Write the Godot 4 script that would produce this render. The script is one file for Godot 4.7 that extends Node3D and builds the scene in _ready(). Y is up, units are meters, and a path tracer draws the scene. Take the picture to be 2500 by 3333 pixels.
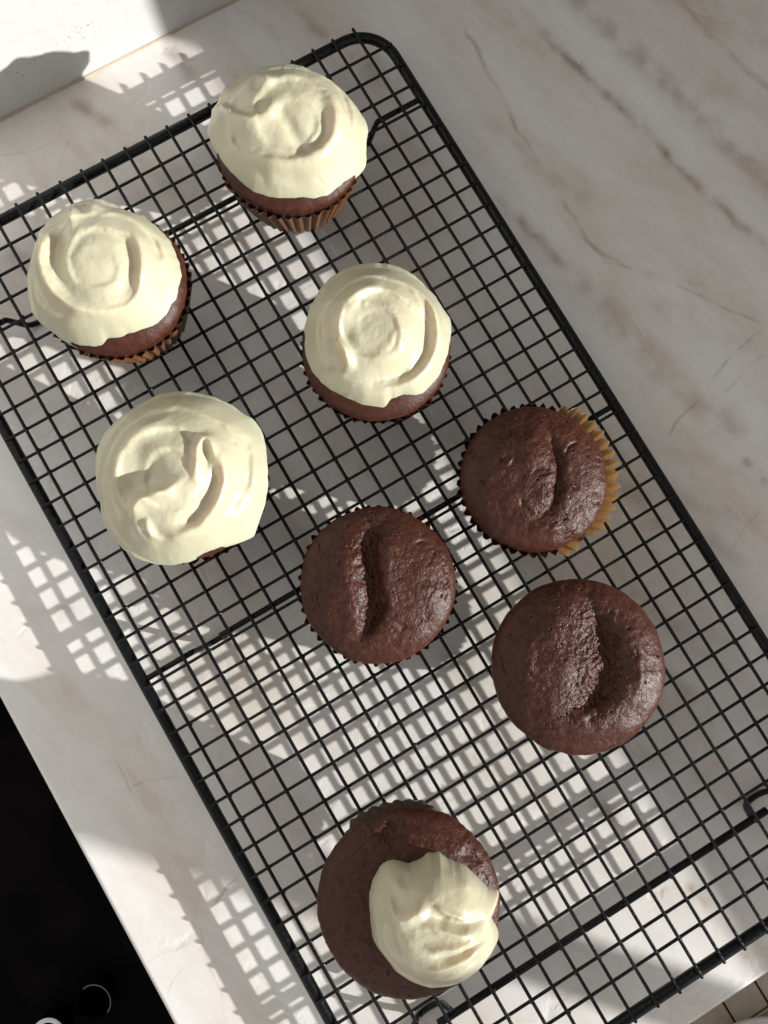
extends Node3D
# Eight chocolate cupcakes on a black wire cooling rack, on a marble countertop in low sun.
# Lengths in the tables are in rack cells; one cell is U metres.
const U := 0.0115
const RACK := 1.9        # height of the rack's top wires over the countertop
const WIRE := 0.070      # wire radius

const CUPS := [
	{"x": -5.595, "z": 3.616, "rc": 2.78, "hw": 2.95, "dome": 0.8, "liner": [2.1, 2.78, 2.6],
	"fx": 0.172, "fz": -0.434, "thick": 0.68, "rim": [2.797, 2.837, 2.899, 2.985, 3.031, 3.046, 3.002, 2.981, 3.001, 3.058, 3.142, 3.177, 3.167, 3.122, 3.069, 3.052, 3.073, 3.095, 3.122, 3.065, 3.024, 2.95, 2.901, 2.875, 2.871, 2.878, 2.897, 2.92, 2.908, 2.907, 2.865, 2.846, 2.82, 2.812, 2.803, 2.793, 2.803, 2.821, 2.836, 2.873, 2.925, 2.984, 3.069, 3.109, 3.057, 3.072, 3.137, 3.053, 3.087, 3.146, 3.113, 3.101, 3.08, 3.075, 3.062, 3.035, 3.029, 2.994, 2.983, 2.994, 2.966, 2.941, 2.903, 2.842, 2.805, 2.791, 2.798, 2.82, 2.792, 2.785, 2.784, 2.78],
	"swirl": [0.005, 0.531, 1, 0.95, 0.13, 0.35],
	"icing": [
		[-0.195, 0.168, 0.168, 0.35, 0.35, [1.522, 1.863, 0.901, 2.364, 0.15, 2.533, -0.625, 2.431, -1.349, 2.082, -1.872, 1.54]],
		[0.442, 0.6, 0.204, 0.25, 0.35, [1.371, -0.284, 1.585, 0.15, 1.595, 0.7, 1.439, 1.249, 1.085, 1.739, 0.557, 2.013, -0.08, 2.079, -0.7, 1.959, -1.272, 1.671, -1.771, 1.241, -2.123, 0.693, -2.431, -0.089, -2.614, -1.244]],
		[0.416, 0.156, 0.408, 0.1, 0.5, [-2.052, -2.34, -1.88, -1.952, -1.84, -1.029, -1.58, -0.374, -1.24, 0.047, -0.899, 0.267, -0.487, 0.351]],
		[0.286, 0.18, 0.36, 0.35, 0.3, [-1.437, -1.108, -1.095, -1.401, -0.698, -1.627, -0.306, -1.759, -0.098, -1.494, -0.03, -1.068, -0.129, -0.703]],
		[0.208, 0.36, 0.12, 0.3, 0.5, [-1.275, -0.141, -0.96, 0.049, -0.586, 0.041, -0.21, -0.139, 0.049, -0.357]],
		[-0.26, 0.18, 0.18, 0.4, 0.4, [2.154, -0.908, 2.383, -0.214, 2.191, 0.709, 1.848, 1.423, 1.309, 1.987, 0.652, 2.314]],
		[0.221, 0.192, 0.192, 0.4, 0.4, [2.474, -1.073, 2.654, -0.108, 2.418, 0.889, 2.041, 1.619, 1.534, 2.162]],
		[-0.208, 0.168, 0.168, 0.4, 0.4, [-2.377, 0.264, -2.189, 1.027, -1.889, 1.565, -1.739, 1.931]],
		[-0.13, 0.24, 0.24, 0.5, 0.5, [-0.617, -2.806, 0.217, -2.813, 0.964, -2.368, 1.344, -1.371]],
		[-0.208, 0.108, 0.108, 0.5, 0.5, [-0.067, 2.62, -0.141, 2.775]],
		[-0.182, 0.072, 0.072, 0.5, 0.5, [-2.098, -0.182, -2.036, 0.063]],
		[0.234, 0.24, 0.24, 0.4, 0.4, [0.996, 2.047, 0.441, 2.36, -0.339, 2.423, -1.07, 2.242]],
		[-0.182, 0.144, 0.504, 0.35, 0.4, [1.167, -0.16, 1.168, 0.568, 0.973, 1.147, 0.592, 1.605, 0.083, 1.808, -0.575, 1.756, -1.165, 1.501]],
		[-0.234, 0.84, 0.84, 0.5, 0.5, [-0.528, 0.901, 0.124, 0.881]]],
	"crust": []},
	{"x": -13.992, "z": 5.16, "rc": 2.72, "hw": 2.9, "dome": 1.0, "liner": [2.1, 2.76, 2.6],
	"fx": -0.158, "fz": -0.538, "thick": 0.8, "rim": [2.777, 2.851, 2.886, 2.936, 2.98, 2.989, 3.021, 3.054, 3.056, 3.082, 3.132, 3.116, 3.116, 3.101, 3.069, 3.022, 2.943, 2.886, 2.819, 2.775, 2.807, 2.764, 2.723, 2.925, 2.957, 2.984, 2.963, 2.964, 2.918, 2.875, 2.85, 2.827, 2.825, 2.845, 2.888, 2.909, 2.946, 2.931, 2.887, 2.866, 2.861, 2.859, 2.867, 2.831, 2.817, 2.824, 2.852, 2.886, 2.934, 3.007, 3.033, 3.063, 3.101, 3.095, 3.114, 3.157, 3.132, 3.121, 3.1, 3.074, 2.97, 2.892, 2.788, 2.712, 2.676, 2.664, 2.673, 2.669, 2.66, 2.672, 2.699, 2.727],
	"swirl": [0.181, 0.62, 1, 0.82, 0.14, 0.5],
	"icing": [
		[-0.182, 0.168, 0.168, 0.35, 0.35, [2.24, 1.114, 2.087, 1.801, 1.575, 2.364, 0.871, 2.694, 0.043, 2.695]],
		[0.468, 0.432, 0.228, 0.2, 0.3, [1.11, -2.696, 0.49, -2.88, -0.259, -2.723, -0.895, -2.328, -1.278, -1.13, -1.593, -0.334, -1.666, 0.447, -1.485, 1.134, -1.025, 1.759, -0.374, 2.218, 0.324, 2.355, 0.957, 2.163]],
		[0.442, 0.24, 0.228, 0.35, 0.15, [-0.151, -0.709, 0.134, -1.273, 0.434, -2.458, 0.861, -2.645, 1.062, -2.325, 0.974, -1.269]],
		[0.312, 0.504, 0.288, 0.35, 0.35, [1.456, -0.901, 1.718, -0.326, 1.773, 0.367, 1.632, 1.015, 1.233, 1.633, 0.741, 2.032, 0.189, 2.19]],
		[-0.26, 0.168, 0.168, 0.4, 0.4, [2.046, -0.507, 2.239, 0.287, 2.12, 0.979, 1.748, 1.535]],
		[0.234, 0.192, 0.192, 0.4, 0.4, [2.338, -0.663, 2.532, 0.181, 2.404, 0.985, 1.993, 1.685]],
		[0.26, 0.168, 0.216, 0.4, 0.4, [-2.484, -0.668, -2.412, 0.247, -2.127, 1.136, -1.533, 1.754, -0.952, 2.03]],
		[-0.156, 0.12, 0.12, 0.4, 0.4, [-1.872, -0.854, -2.087, -0.018, -2.029, 0.851, -1.59, 1.539]],
		[-0.338, 0.408, 0.192, 0.3, 0.35, [0.176, -1.794, -0.502, -1.247, -0.974, -0.546, -1.261, 0.229, -1.193, 0.969, -0.784, 1.646, -0.204, 2.001]],
		[-0.26, 0.144, 0.48, 0.35, 0.35, [1.552, -0.656, 1.626, 0.251, 1.35, 1.054, 0.849, 1.67, 0.211, 1.976]],
		[0.195, 0.24, 0.24, 0.4, 0.4, [-0.384, 2.552, 0.45, 2.753, 1.242, 2.593, 1.847, 2.198]]],
	"crust": []},
	{"x": -6.819, "z": 12.124, "rc": 2.74, "hw": 3.0, "dome": 0.85, "liner": [2.1, 2.72, 2.65],
	"fx": 0.275, "fz": -0.427, "thick": 0.8, "rim": [2.716, 2.72, 2.758, 2.831, 2.83, 2.798, 2.756, 2.73, 2.725, 2.726, 2.746, 2.773, 2.785, 2.819, 2.832, 2.858, 2.859, 2.873, 2.8, 2.67, 2.593, 2.611, 2.655, 2.928, 2.908, 2.889, 2.88, 2.83, 2.802, 2.799, 2.818, 2.846, 2.852, 2.872, 2.86, 2.87, 2.846, 2.828, 2.793, 2.755, 2.721, 2.681, 2.662, 2.656, 2.636, 2.637, 2.657, 2.691, 2.707, 2.745, 2.787, 2.795, 2.824, 2.84, 2.845, 2.873, 2.862, 2.871, 2.874, 2.868, 2.878, 2.869, 2.881, 2.858, 2.843, 2.814, 2.793, 2.755, 2.718, 2.702, 2.706, 2.732],
	"swirl": [-0.302, 0.326, 1, 0.72, 0.13, 0.1],
	"icing": [
		[-0.182, 0.168, 0.168, 0.35, 0.35, [2.384, -0.654, 2.359, 0.353, 2.038, 1.294, 1.475, 2.023, 0.745, 2.506]],
		[0.13, 0.168, 0.168, 0.35, 0.35, [-1.762, -1.372, -2.294, -0.529, -2.562, 0.39]],
		[-0.598, 0.408, 0.36, 0.35, 0.4, [1.389, -0.7, 1.545, -0.069, 1.468, 0.587, 1.242, 1.23, 0.825, 1.656, 0.281, 1.944, -0.405, 2.033, -1.095, 1.868, -1.72, 1.505, -2.202, 1.063]],
		[0.39, 0.48, 0.264, 0.3, 0.4, [1.773, -0.93, 1.969, -0.177, 1.997, 0.589, 1.748, 1.357, 1.259, 1.931, 0.628, 2.301, -0.038, 2.425, -0.793, 2.259, -1.494, 1.836, -2.04, 1.331, -2.473, 0.791]],
		[0.416, 0.54, 0.264, 0.4, 0.4, [-1.665, 0.158, -1.389, -0.317, -0.888, -0.728, -0.293, -0.939, 0.396, -1.031, 1.061, -0.97]],
		[0.52, 0.156, 0.24, 0.4, 0.1, [-2.016, -0.247, -1.789, 0.006, -1.644, 0.392, -1.678, 0.79, -1.801, 1.034]],
		[0.286, 0.12, 0.144, 0.3, 0.5, [-2.682, 0.492, -2.548, 0.321, -2.294, 0.407, -2.067, 0.659, -1.872, 0.958]],
		[-0.208, 0.168, 0.168, 0.3, 0.3, [-2.39, 0.655, -2.156, 0.718, -1.998, 0.992]],
		[0.117, 0.192, 0.168, 0.4, 0.4, [0.467, 0.268, 0.305, 0.718, -0.111, 1.068, -0.624, 1.142, -1.109, 0.905]],
		[0.117, 0.168, 0.168, 0.4, 0.4, [0.898, 0.26, 0.806, 0.859, 0.352, 1.357, -0.32, 1.607, -0.88, 1.493]],
		[0.091, 0.06, 0.06, 0.4, 0.4, [-2.601, 1.179, -2.123, 1.648, -1.513, 2.051, -0.84, 2.344]],
		[0.13, 0.072, 0.072, 0.5, 0.5, [-0.184, -0.676, -0.159, -0.54]],
		[-0.13, 0.36, 0.36, 0.5, 0.5, [0.436, -1.911, -0.471, -1.934, -1.346, -1.526]],
		[0.117, 0.096, 0.096, 0.4, 0.4, [1.717, -0.849, 1.658, 0.021, 1.516, 0.601]]],
	"crust": []},
	{"x": -15.22, "z": 12.927, "rc": 2.85, "hw": 2.95, "dome": 0.9, "liner": [2.1, 2.9, 2.6],
	"fx": -0.078, "fz": -0.229, "thick": 0.8, "rim": [3.304, 3.257, 3.2, 3.154, 3.126, 3.121, 3.118, 3.132, 3.152, 3.165, 3.202, 3.216, 3.253, 3.31, 3.396, 3.292, 3.201, 3.098, 3.028, 2.999, 2.993, 3.024, 3.081, 3.124, 3.154, 3.205, 3.228, 3.277, 3.294, 3.319, 3.322, 3.315, 3.313, 3.279, 3.27, 3.242, 3.191, 3.154, 3.088, 3.062, 3.063, 3.085, 3.101, 3.141, 3.173, 3.214, 3.257, 3.269, 3.271, 3.233, 3.213, 3.18, 3.172, 3.153, 3.148, 3.156, 3.172, 3.213, 3.194, 3.181, 3.186, 3.164, 3.16, 3.156, 3.176, 3.166, 3.176, 3.194, 3.189, 3.223, 3.315, 3.325],
	"swirl": [-0.043, 0.322, -1, 0.85, 0.14, 0.4],
	"icing": [
		[0.39, 0.408, 0.168, 0.3, 0.3, [0.93, -1.476, 0.405, -1.616, -0.178, -1.672, -0.742, -1.593, -1.275, -1.338, -1.672, -0.947, -2.002, -0.474, -2.076, -0.045]],
		[-0.468, 0.72, 0.72, 0.4, 0.4, [0.022, -0.733, -0.695, -0.326, -1.373, 0.022, -1.843, 0.378]],
		[0.598, 0.264, 0.168, 0.5, 0.2, [0.662, 0.472, 0.075, 0.645, -0.451, 0.692, -0.918, 0.614, -1.371, 0.56, -1.735, 0.703, -1.928, 1.027]],
		[0.26, 0.12, 0.168, 0.3, 0.4, [-1.399, 1.017, -1.622, 1.273, -1.658, 1.642, -1.48, 1.994]],
		[0.208, 0.144, 0.216, 0.3, 0.3, [-1.895, 0.949, -2.062, 1.287, -1.974, 1.688, -1.723, 2.039]],
		[-0.546, 0.312, 0.18, 0.4, 0.3, [1.667, 0.281, 1.329, 0.829, 0.912, 1.309, 0.306, 1.668, -0.392, 1.812, -1.092, 1.816]],
		[0.442, 0.36, 0.168, 0.2, 0.35, [-1.611, 1.866, -1.036, 2.162, -0.357, 2.264, 0.291, 2.14, 0.907, 1.792, 1.429, 1.274, 1.742, 0.624, 1.838, -0.062, 1.803, -0.574]],
		[0.364, 0.12, 0.108, 0.3, 0.3, [0.403, 0.934, 0.749, 0.623, 1.001, 0.25, 1.171, -0.075, 1.475, -0.262, 1.667, -0.087, 1.532, 0.319, 1.236, 0.782]],
		[-0.156, 0.084, 0.084, 0.3, 0.4, [1.32, 0.004, 1.181, 0.449, 0.891, 0.801]],
		[0.286, 0.336, 0.24, 0.3, 0.3, [2.436, -1.223, 2.792, -0.242, 2.797, 0.686, 2.465, 1.488, 1.877, 2.177, 1.046, 2.655, 0.291, 2.751]],
		[-0.286, 0.192, 0.192, 0.4, 0.4, [2.515, -0.598, 2.592, 0.221, 2.306, 1.053, 1.768, 1.762, 0.988, 2.258]],
		[0.156, 0.12, 0.168, 0.3, 0.4, [-2.915, -0.769, -2.983, 0.17, -2.88, 1.035, -2.573, 1.802]],
		[-0.13, 0.168, 0.168, 0.4, 0.4, [-1.826, -1.377, -2.258, -0.68, -2.517, 0.099, -2.535, 0.812]],
		[-0.156, 0.072, 0.072, 0.3, 0.3, [0.992, -0.934, 1.053, -0.457, 1.007, -0.269]],
		[0.13, 0.06, 0.06, 0.3, 0.3, [-1.719, 2.33, -1.786, 2.535, -1.471, 2.619, -1.176, 2.559]],
		[0.091, 0.192, 0.192, 0.4, 0.4, [-0.016, -2.928, 0.917, -2.636, 1.714, -2.048]]],
	"crust": []},
	{"x": -4.301, "z": 19.219, "rc": 2.66, "hw": 2.95, "dome": 0.8, "liner": [2.1, 2.75, 2.75],
	"crust": [
		[-0.28, 0.16, 0.24, 0.4, 0.4, [1.376, -1.654, 1.172, -1.153, 1.064, -0.682, 0.921, -0.14, 0.646, 0.417, 0.269, 0.905, -0.164, 1.204, -0.751, 1.259, -1.168, 1.21]],
		[0.16, 0.5, 0.5, 0.4, 0.4, [0.004, -1.846, 0.161, -0.992, 0.034, -0.139]],
		[0.13, 0.2, 0.2, 0.4, 0.4, [-1.228, 1.322, -0.743, 1.803, -0.08, 1.987]],
		[-0.08, 0.05, 0.05, 0.3, 0.3, [1.177, -0.203, 1.532, -0.321, 1.979, -0.299]],
		[-0.07, 0.05, 0.05, 0.3, 0.3, [-0.187, -0.115, 0.118, -0.192, 0.498, 0.028]],
		[0.13, 0.12, 0.12, 0.5, 0.5, [-0.683, -1.029, -0.621, -0.887]],
		[-0.1, 0.1, 0.1, 0.5, 0.5, [-0.84, -1.18, -0.815, -1.059]],
		[0.1, 0.16, 0.16, 0.5, 0.5, [0.176, 0.046, 0.113, 0.313]],
		[-0.05, 0.04, 0.04, 0.3, 0.3, [-0.626, -1.973, -0.183, -2.023, 0.378, -1.782]],
		[-0.08, 0.08, 0.08, 0.5, 0.5, [-1.868, -0.947, -1.795, -0.585]],
		[-0.06, 0.12, 0.12, 0.5, 0.5, [0.939, 0.932, 0.907, 1.163]],
		[-0.09, 0.06, 0.06, 0.3, 0.3, [-0.965, 0.336, -0.997, 0.816, -0.863, 1.193]]]},
	{"x": -11.158, "z": 19.642, "rc": 2.78, "hw": 2.95, "dome": 0.85, "liner": [2.1, 2.8, 2.6],
	"crust": [
		[-0.52, 0.2, 0.55, 0.3, 0.35, [1.746, -1.864, 1.236, -1.702, 0.739, -1.375, 0.357, -0.898, 0.067, -0.279, -0.202, 0.345, -0.481, 0.863, -0.953, 1.17, -1.393, 1.254, -1.778, 1.324]],
		[0.1, 0.3, 0.6, 0.3, 0.3, [1.588, -1.448, 0.901, -0.978, 0.427, -0.264, 0.035, 0.485, -0.269, 1.086]],
		[0.12, 0.5, 0.4, 0.4, 0.4, [0.018, -2.01, -0.779, -0.976, -1.164, 0.023]],
		[-0.08, 0.05, 0.05, 0.4, 0.4, [1.731, -0.601, 2.084, -0.504, 2.375, -0.295]],
		[-0.08, 0.05, 0.05, 0.4, 0.4, [-0.913, -1.254, -0.666, -1.256]],
		[-0.07, 0.06, 0.06, 0.4, 0.4, [-0.25, 1.39, 0.101, 1.893]],
		[-0.05, 0.04, 0.04, 0.4, 0.4, [-0.181, -2.184, -0.196, -1.984]]]},
	{"x": -6.494, "z": 25.716, "rc": 3.08, "hw": 3.0, "dome": 0.95, "liner": [2.15, 2.75, 2.55],
	"crust": [
		[-0.55, 0.3, 1.15, 0.35, 0.35, [1.004, -2.577, 1.299, -1.837, 1.42, -1.108, 1.318, -0.417, 1.046, 0.318, 0.619, 0.907, 0.086, 1.184, -0.556, 1.148, -1.162, 0.99, -1.76, 0.845]],
		[0.12, 0.16, 0.3, 0.3, 0.3, [2.199, -0.899, 2.176, -0.002, 1.89, 0.832, 1.305, 1.481, 0.618, 1.814]],
		[0.12, 0.3, 0.3, 0.4, 0.4, [-1.143, -1.862, -1.641, -1.16, -1.826, -0.38]],
		[-0.1, 0.12, 0.12, 0.4, 0.4, [0.95, -2.767, 1.133, -2.397]],
		[0.1, 0.16, 0.16, 0.5, 0.5, [-0.244, 0.292, -0.101, 0.475]],
		[-0.06, 0.05, 0.05, 0.4, 0.4, [-1.964, -0.948, -1.665, -0.486, -1.448, 0.13]]]},
	{"x": -15.702, "z": 29.454, "rc": 3.12, "hw": 3.0, "dome": 0.9, "liner": [2.15, 2.8, 2.6],
	"fx": 0.54, "fz": 0.607, "thick": 1.5, "rim": [1.974, 2.025, 2.161, 2.355, 2.219, 1.871, 1.908, 1.982, 2.116, 2.263, 2.393, 2.387, 2.367, 2.34, 2.33, 2.339, 2.256, 2.187, 2.139, 2.099, 2.069, 2.054, 2.027, 2.016, 2.02, 2.039, 2.002, 1.969, 1.953, 1.951, 1.939, 1.936, 1.948, 1.976, 1.952, 1.939, 1.947, 1.993, 2.056, 2.087, 2.083, 2.091, 2.099, 2.122, 2.163, 2.223, 2.282, 2.314, 2.366, 2.393, 2.402, 2.429, 2.384, 2.293, 2.105, 1.948, 1.925, 1.917, 1.979, 2.066, 2.066, 2.082, 1.996, 1.921, 1.911, 1.915, 1.934, 1.928, 1.914, 1.914, 1.923, 1.941],
	"icing": [
		[0.33, 0.286, 0.154, 0.3, 0.3, [1.342, -1.69, 1.324, -1.343, 1.527, -1.023, 1.739, -0.546, 2.011, -0.143]],
		[0.286, 0.176, 0.242, 0.3, 0.3, [-0.907, -2.423, -0.791, -1.968, -0.867, -1.436, -0.587, -1.181, -0.062, -1.092, 0.221, -0.918]],
		[-0.242, 0.176, 0.176, 0.3, 0.3, [0.004, -0.961, 0.362, -0.508, 0.773, -0.052, 1.263, 0.296, 1.654, 0.505]],
		[0.198, 0.132, 0.132, 0.3, 0.3, [-0.222, -0.825, 0.206, -0.33, 0.651, 0.149, 1.3, 0.572]],
		[0.176, 0.11, 0.11, 0.3, 0.3, [-0.457, -0.189, -0.012, 0.278, 0.628, 0.518, 1.489, 0.776]],
		[-0.176, 0.132, 0.11, 0.3, 0.3, [-0.573, 0.25, 0.151, 0.577, 0.865, 0.789, 1.531, 0.971]],
		[0.154, 0.132, 0.11, 0.3, 0.3, [-0.987, 0.466, -0.297, 0.762, 0.471, 0.949, 1.301, 1.09]],
		[-0.132, 0.11, 0.11, 0.3, 0.3, [-0.72, 0.827, 0.056, 1.155, 0.92, 1.301]],
		[-0.374, 0.176, 0.176, 0.4, 0.4, [0.37, -2.125, -0.002, -1.996, -0.302, -1.819]],
		[-0.154, 0.154, 0.154, 0.4, 0.4, [-0.911, -1.282, -1.22, -0.92, -1.358, -0.362, -1.278, 0.148]],
		[0.275, 0.385, 0.385, 0.4, 0.4, [-0.612, -2.433, -0.245, -2.399]],
		[0.154, 0.066, 0.066, 0.3, 0.3, [0.351, -0.973, 0.689, -0.482, 1.044, -0.007]]],
	"crust": [
		[-0.2, 0.3, 0.3, 0.4, 0.4, [0.164, -2.673, 0.741, -2.445, 0.809, -2.055]],
		[-0.1, 0.14, 0.14, 0.4, 0.4, [2.165, -0.741, 2.658, -0.24, 2.811, 0.129]],
		[-0.06, 0.05, 0.05, 0.4, 0.4, [0.704, -2.551, 0.877, -2.497]]]},
]

# veins of the slab: strength, width, tone (0 brown, 1 grey, 2 pale), points x z
const VEINS := [
	[0.42, 0.13, 1, [5.938, -1.344, 5.237, -0.505, 5.117, 0.649, 4.939, 2.837, 4.729, 4.85, 4.771, 6.852, 4.752, 8.932, 4.877, 11.973, 6.581, 14.097, 8.559, 15.994]],
	[0.5, 0.2, 0, [7.979, 0.2, 8.398, 2.885, 9.033, 5.399, 9.435, 7.23, 10.164, 10.556, 10.719, 12.706, 11.269, 14.84, 12.039, 17.6]],
	[0.38, 0.42, 0, [10.402, 0.306, 10.604, 1.245, 10.908, 3.059, 11.633, 5.641, 12.388, 9.157, 12.972, 11.481, 13.285, 12.979, 13.871, 14.886]],
	[0.28, 0.16, 0, [14.364, 3.055, 14.723, 4.359, 15.177, 6.531, 15.628, 8.281, 16.238, 10.381]],
	[0.35, 0.06, 2, [14.232, 3.258, 15.314, 4.687, 16.1, 5.537, 16.62, 6.789, 15.756, 8.895]],
	[0.35, 0.06, 2, [8.93, 1.822, 8.915, 3.309, 8.798, 4.325, 8.749, 5.642]],
	[0.22, 0.3, 0, [3.667, 3.458, 4.048, 5.129, 4.461, 6.94, 5.12, 8.75, 6.259, 9.786]],
	[0.4, 0.22, 0, [2.219, 7.497, 2.599, 9.134, 2.943, 10.615, 3.134, 12.128]],
	[0.3, 0.55, 0, [3.16, 11.939, 3.292, 12.719, 3.501, 13.619, 3.798, 15.109, 4.017, 16.47, 4.419, 17.777, 4.778, 18.902, 5.27, 20.177, 5.821, 21.708, 6.275, 23.479]],
	[0.38, 0.09, 1, [5.526, 13.132, 6.553, 14.347, 7.698, 15.865, 8.688, 17.37, 9.591, 18.512]],
	[0.5, 0.09, 1, [9.591, 18.512, 8.078, 18.652, 6.315, 19.177, 5.39, 19.637, 4.188, 19.93, 3.164, 20.319, 2.182, 20.65]],
	[0.35, 0.09, 1, [8.954, 19.465, 7.845, 19.598, 6.778, 19.904, 6.105, 19.974]],
	[0.4, 0.2, 0, [5.269, 22.894, 5.503, 23.48, 5.699, 24.341]],
	[0.25, 0.1, 1, [5.234, 25.038, 3.712, 25.479, 2.87, 25.94, 2.005, 26.673]],
	[0.3, 0.4, 0, [-0.048, 20.919, 0.161, 21.781, 0.563, 23.048, 0.66, 23.84]],
	[0.25, 0.3, 0, [2.052, 24.508, 2.353, 25.564, 2.838, 26.799]],
	[0.4, 0.06, 2, [4.725, 14.631, 4.59, 15.331, 4.548, 16.004, 4.388, 16.375, 4.419, 16.932]],
	[0.3, 0.3, 0, [-1.324, -5.918, -1.069, -4.825, -0.779, -3.581, -0.504, -2.754]],
	[0.2, 0.14, 1, [-4.047, -6.614, -4.109, -5.838, -4.385, -5.454]],
	[0.42, 0.28, 0, [-11.861, -5.653, -11.264, -4.534, -10.837, -3.772]],
	[0.35, 0.3, 0, [-7.043, -5.864, -6.725, -4.888, -6.744, -3.97]],
	[0.3, 0.5, 0, [-0.301, -2.237, 0.163, -1.307, 0.531, -0.432, 0.851, 0.947]],
	[0.3, 0.5, 0, [-17.248, -0.761, -17.004, -0.122]],
	[0.4, 0.07, 1, [-21.556, 26.7, -22.344, 26.891, -23.016, 27.149, -23.511, 27.364]],
	[0.32, 0.05, 1, [-23.827, 27.393, -24.213, 28.763, -24.425, 30.081, -24.758, 31.341]],
	[0.3, 0.06, 1, [-23.561, 19.319, -23.648, 20.183, -23.713, 21.282, -23.758, 21.784]],
	[0.3, 0.06, 1, [-23.692, 21.522, -23.111, 21.566, -22.494, 21.822, -21.588, 22.25]],
	[0.3, 0.05, 2, [-25.732, 26.386, -25.384, 27.107, -24.972, 27.576]],
	[0.3, 0.05, 1, [-26.39, 27.731, -25.768, 27.674, -25.002, 27.63]],
	[0.3, 0.05, 2, [-26.335, 29.922, -25.76, 29.412, -24.796, 29.278]],
	[0.3, 0.04, 1, [-26.261, 29.25, -25.514, 28.697, -24.715, 28.459]],
	[0.35, 0.06, 2, [-26.428, 23.134, -25.99, 23.286, -25.608, 23.961, -25.197, 24.578]],
	[0.4, 0.3, 0, [-5.912, 39.788, -5.547, 40.343, -5.304, 40.823]],
	[0.4, 0.22, 0, [-6.374, 36.522, -6.257, 36.968, -6.234, 37.432]],
	[0.4, 0.3, 0, [-7.975, 31.15, -7.833, 31.696, -7.608, 32.366, -7.395, 32.8]],
	[0.3, 0.3, 0, [-9.953, 23.267, -9.681, 24.307, -9.672, 25.406]],
	[0.25, 0.3, 0, [-7.316, 8.74, -7.106, 10.764, -6.622, 12.696]],
	[0.3, 0.3, 0, [-12.89, 15.285, -12.873, 16.424, -13.075, 18.323]],
	[0.25, 0.4, 0, [-8.614, 26.253, -8.408, 28.113, -7.711, 30.252]],
	[0.25, 0.35, 0, [-2.6, 27.616, -2.249, 29.593, -1.566, 31.753]],
]

var rough_noise := FastNoiseLite.new()
var mats := {}


func _ready() -> void:
	# camera
	var cam := Camera3D.new()
	cam.name = "camera"
	cam.fov = 65.317
	cam.near = 0.02
	cam.far = 60.0
	cam.transform = Transform3D(Basis(Vector3(0.86113, 0.03162, 0.50740), Vector3(0.50114, 0.11512, -0.85767), Vector3(-0.08554, 0.99285, 0.08329)), Vector3(-12.11436, 33.46779, 19.90946) * U)
	add_child(cam)
	cam.current = true
	# sky and exposure
	var env := Environment.new()
	env.background_mode = Environment.BG_SKY
	var sm := ProceduralSkyMaterial.new()
	sm.sky_top_color = linear(0.245, 0.24, 0.24)
	sm.sky_horizon_color = linear(1.0, 0.965, 0.935)
	sm.sky_curve = 0.6
	sm.ground_bottom_color = Color(0.25, 0.24, 0.23)
	sm.ground_horizon_color = Color(0.45, 0.44, 0.43)
	sm.sun_angle_max = 1.0
	var sky := Sky.new()
	sky.sky_material = sm
	env.sky = sky
	env.background_energy_multiplier = 0.84
	env.tonemap_mode = Environment.TONE_MAPPER_LINEAR
	env.tonemap_exposure = 1.41
	env.sdfgi_enabled = true
	env.ssao_enabled = true
	env.ssil_enabled = true
	var we := WorldEnvironment.new()
	we.name = "environment"
	we.environment = env
	add_child(we)
	# low sun through the window on the right
	var sun := DirectionalLight3D.new()
	sun.name = "sun"
	sun.light_color = Color(1.0, 0.994, 0.978)
	sun.light_energy = 1.6
	sun.light_angular_distance = 0.7
	sun.shadow_enabled = true
	sun.look_at_from_position(Vector3.ZERO, Vector3(-0.668, -0.358, -0.744), Vector3.UP)
	add_child(sun)

	rough_noise.seed = 7
	rough_noise.frequency = 1.0
	make_materials()
	build_surroundings()
	build_rack()
	build_cupcakes()


# ---------------------------------------------------------------- helpers

func tag(o: Node, label: String, category := "", group := "", kind := "") -> void:
	if label:
		o.set_meta("label", label)
	if category:
		o.set_meta("category", category)
	if group:
		o.set_meta("group", group)
	if kind:
		o.set_meta("kind", kind)


func put(called: String, mesh: Mesh, m: Material, parent: Node, at := Vector3.ZERO) -> MeshInstance3D:
	var o := MeshInstance3D.new()
	o.name = called
	o.mesh = mesh
	o.material_override = m
	o.position = at
	parent.add_child(o, true)
	return o


func root_of(called: String, at: Vector3) -> Node3D:
	var o := Node3D.new()
	o.name = called
	o.position = at
	add_child(o, true)
	return o


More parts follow.
